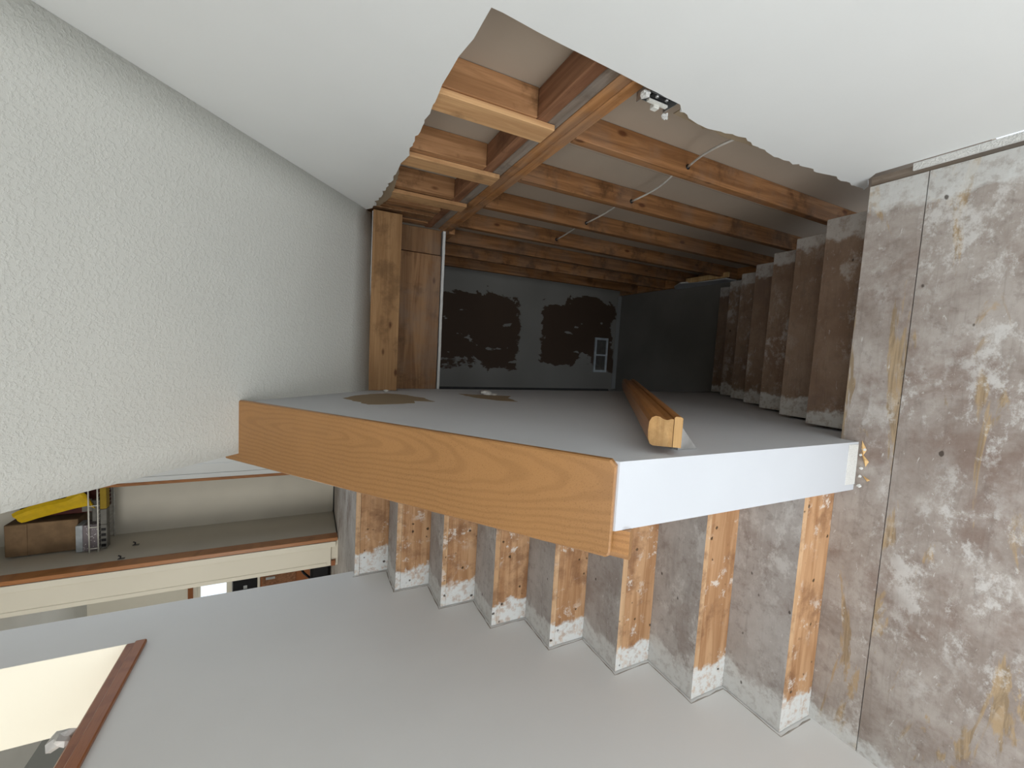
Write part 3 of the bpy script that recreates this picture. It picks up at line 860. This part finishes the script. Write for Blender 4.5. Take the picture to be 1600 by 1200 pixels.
# wire shelf and what lies on it
YS, ZS = 3.28, 3.192
ws = thing('wire_shelf', (0.1, 3.4, ZS), 'white coated wire shelf across the closet', 'shelf')
xa, xb = ox0 - 0.017, 0.555
for yv, zv in ((YS, ZS), (YS, ZS + 0.052), (3.42, ZS), (3.58, ZS)):
    tube('long_wire', [(xa, yv, zv), (xb, yv, zv)], 0.005, SHELFW, ws)
for i in range(6):
    x = xa + 0.03 + i * (xb - xa - 0.06) / 5
    tube('lip_wire', [(x, YS, ZS), (x, YS, ZS + 0.052)], 0.004, SHELFW, ws, 6)
for i in range(27):
    x = xa + 0.015 + i * (xb - xa - 0.03) / 26
    tube('cross_wire', [(x, YS + .006, ZS + 0.0065), (x, 3.585, ZS + 0.0065)], 0.0013, SHELFW, ws, 5)
zs = ZS + 0.0095
sb = thing('speckled_carton', (-0.23, 3.36, zs), 'small grey carton with white speckles and a silver end on the wire shelf', 'box')
box('carton_body', -0.327, -0.125, 3.30, 3.42, zs, zs + 0.085, SPECK, sb, bev=.002)
box('carton_lid', -0.328, -0.124, 3.299, 3.421, zs + 0.086, zs + 0.125, SILVER, sb, bev=.002)
kb = thing('cardboard_carton', (-0.20, 3.36, zs + 0.13), 'scuffed brown cardboard box above the speckled carton', 'box')
box('carton_body', -0.325, -0.085, 3.345, 3.50, zs + 0.126, zs + 0.52, CARD, kb, bev=.004)
box('carton_flap', -0.322, -0.088, 3.339, 3.3445, zs + 0.40, zs + 0.515, CARD, kb, bev=.002)
db = thing('dark_red_package', (0.04, 3.42, zs), 'dark red printed package behind the yellow sleeve', 'package')
box('package_body', -0.06, 0.20, 3.40, 3.56, zs, zs + 0.46, REDDARK, db, bev=.006)
box('package_label', -0.05, 0.05, 3.396, 3.3995, zs + 0.06, zs + 0.12, GREYCARD, db)
gb = thing('grey_printed_carton', (0.0, 3.35, zs), 'grey printed card leaning under the yellow sleeve', 'box')
box('carton_body', -0.118, 0.05, 3.345, 3.395, zs, zs + 0.045, GREYCARD, gb, bev=.002)
box('carton_stripe', -0.112, 0.045, 3.342, 3.3445, zs + 0.010, zs + 0.02, BLACK, gb)
# long yellow paper sleeve lying aslant
V = []; F = []
pth = [(-0.005, 0.012), (0.03, 0.06), (-0.005, 0.14), (-0.02, 0.22), (-0.035, 0.29), (-0.055, 0.36), (-0.075, 0.42), (-0.085, 0.445)]
wd = [0.115, 0.135, 0.085, 0.09, 0.095, 0.09, 0.082, 0.07]
for i, ((cx_, cz_), ww) in enumerate(zip(pth, wd)):
    for s, t in ((-.5, 0), (-.25, -.018), (0, -.008), (.25, -.02), (.5, 0), (.5, .006), (0, .012), (-.5, .006)):
        V.append((cx_ + 0.055 + s * ww, 3.318 + t * 0.7 + 0.006 * math.sin(i * 1.7), zs + 0.03 + cz_ * 0.92 + s * 0.05))
for i in range(len(pth) - 1):
    for j in range(8):
        k = (j + 1) % 8
        F.append((i * 8 + j, i * 8 + k, i * 8 + 8 + k, i * 8 + 8 + j))
F.append(tuple(range(8))); F.append(tuple(range(len(V) - 1, len(V) - 9, -1)))
ysv = mesh('paper_sleeve', V, F, YELLOW, smooth=False)
tag(ysv, 'crumpled bright yellow paper sleeve leaning over the wire shelf', 'paper sleeve')
hb = thing('hanging_pack', (0.0, 3.33, 3.148), 'yellow and grey printed pack hanging under the wire shelf', 'package')
box('pack_top', -0.01, 0.20, 3.30, 3.36, 3.148, ZS - 0.006, YELLOW_D, hb, bev=.003)
box('pack_print', -0.13, -0.012, 3.30, 3.36, 3.148, ZS - 0.006, GREYCARD, hb, bev=.003)
for i in range(4):
    box('pack_stripe', -0.305 + i * .042, -0.285 + i * .042, 3.296, 3.2995, 3.153, ZS - 0.012, BLACK, hb)
box('pack_print', -0.32, -0.132, 3.30, 3.36, 3.148, ZS - 0.006, GREYCARD, hb, bev=.003)

for (yv, zv) in ((3.33, 2.985), (3.10, 3.005)):
    hk = thing('shelf_clip', (ox0 - 0.012, yv, zv), 'small grey shelf clip on the closet side wall, ' + ('deep inside' if yv > 3.2 else 'close behind the oak edge'), 'clip', 'clips on the closet wall')
    box('clip_plate', ox0 - 0.0185, ox0 - 0.013, yv - .012, yv + .012, zv - .02, zv + .02, GREYCARD, hk, bev=.002)
    tube('clip_hook', [(ox0 - 0.013, yv, zv + .005), (ox0 + 0.004, yv - .004, zv + .002), (ox0 + 0.012, yv - .006, zv + .016)], .005, plain('clip_grey', (70, 70, 72), .5), hk)

# crumpled plastic on the oak sill
cp = crumb('crumpled_plastic', (-0.02, 0.97, 2.512), 0.040, PLASTIC, 14, None, (0.8, 0.9, 0.95))
tag(cp, 'crumpled white plastic lying on the oak sill', 'plastic')

# ------------------------------------------------------------------ far room beyond the hall
wf = thing('wall_kitchen', (-1.7, 5.2, ZH), 'pale wall of the far room with a bright window', 'wall', kind='structure')
KX0, KX1, KZ0, KZ1 = -2.35, -1.55, 2.62, 2.95
for a in ((-2.5, KX0, ZH, ZC), (KX1, -0.4, ZH, ZC), (KX0, KX1, ZH, KZ0), (KX0, KX1, KZ1, ZC)):
    box('wall_panel', a[0], a[1], 5.20, 5.30, a[2], a[3], CREAM, wf)
wn = thing('window_2', (-1.95, 5.25, KZ0), 'bright far window seen through the gap beside the closet', 'window', kind='structure')
for a in ((KX0, KX1, KZ0, KZ0 + .03), (KX0, KX1, KZ1 - .03, KZ1), (KX0, KX0 + .03, KZ0, KZ1), (KX1 - .03, KX1, KZ0, KZ1)):
    box('window_frame', a[0], a[1], 5.23, 5.27, a[2], a[3], CREAM, wn)
ft = thing('trim_5', (-1.75, 5.19, 3.02), 'brown wooden strip on the far room wall above the window', 'trim', kind='structure')
box('head_strip', -2.4, -1.45, 5.18, 5.1995, 2.985, 3.035, OAK_SILL, ft)
kc = thing('kitchen_cabinet', (-1.75, 5.0, ZH), 'brown wooden cabinet far beyond the hall', 'cabinet')
box('cabinet_body', -2.1, -1.45, 4.95, 5.19, ZH + 0.001, 2.26, OAK_SILL, kc, bev=.004)
box('cabinet_top', -2.12, -1.43, 4.93, 5.19, 2.262, 2.29, CREAM, kc, bev=.003)
for q in (-2.09, -1.77):
    dq = box('cabinet_door', q, q + .31, 4.932, 4.949, ZH + .35, 2.24, PLATE_R, kc, bev=.003)
    hd = box('door_handle', q + .14, q + .17, 4.922, 4.931, 2.10, 2.20, METAL, dq)
bt = thing('black_appliance', (-1.7, 5.0, 2.29), 'black appliance on the far brown cabinet', 'appliance')
box('appliance_body', -1.98, -1.56, 4.97, 5.15, 2.291, 2.56, BLACK, bt, bev=.01)
box('appliance_dial', -1.72, -1.68, 4.962, 4.969, 2.40, 2.44, METAL, bt, bev=.002)
gv = thing('glass_jar', (-1.62, 4.95, 2.29), 'greenish glass jar beside the black appliance', 'jar')
tube('jar_body', [(-1.50, 5.05, 2.2915), (-1.50, 5.05, 2.30), (-1.50, 5.05, 2.42), (-1.50, 5.05, 2.45)], 0.05, plain('green_glass', (104, 122, 116), .15, spec=.6), gv, 14)
tube('jar_lid', [(-1.50, 5.05, 2.451), (-1.50, 5.05, 2.475)], 0.042, METAL, gv, 14)
bc = thing('black_bag', (-1.05, 3.9, ZH), 'black bag on the hall floor beyond the closet casing', 'bag')
box('bag_body', -1.35, -0.75, 3.85, 4.10, ZH + .001, ZH + .20, BLACK, bc, bev=.03)
tube('bag_handle', cat((-1.2, 3.97, ZH + .19), (-0.9, 3.97, ZH + .19), -.10), .012, BLACK, bc)

# ------------------------------------------------------------------ splinters and crumbs of the demolition
rr = random.Random(11)
for i, (x, y, l, a) in enumerate(((1.02, -0.085, 0.085, 0.9), (1.06, -0.075, 0.06, 0.5), (0.97, -0.095, 0.05, 1.2))):
    c, s = math.cos(a), math.sin(a)
    wv = 0.009
    V = [(x, y, .0006), (x + c * l, y + s * l * .3, .0006), (x + c * l * .5, y + wv, .0006), (x + c * l * .4, y - wv, .0006), (x + c * l * .5, y, .010)]
    o = mesh('wood_splinter', V, [(0, 3, 1, 2), (0, 4, 3), (3, 4, 1), (1, 4, 2), (2, 4, 0)], SPLINTER)
    tag(o, ('longest', 'middle-sized', 'shortest')[i] + ' pale wood splinter on the landing at the foot of the half wall', 'splinter', 'splinters at the half wall')
for i in range(5):
    x = 0.95 + i * 0.035 + rr.uniform(-.01, .01); y = -0.068 - rr.uniform(0, .012)
    o = crumb('plaster_crumb', (x, y, .0045), rr.uniform(.004, .008), GYPSUM, 30 + i, None, (1, 1, .6))
    tag(o, 'white plaster crumb at the half wall end, ' + ('nearest the rising stairs', 'second from the rising stairs', 'in the middle of the row', 'second from the descending stairs', 'nearest the descending stairs')[i], 'crumb', 'plaster crumbs at the half wall')
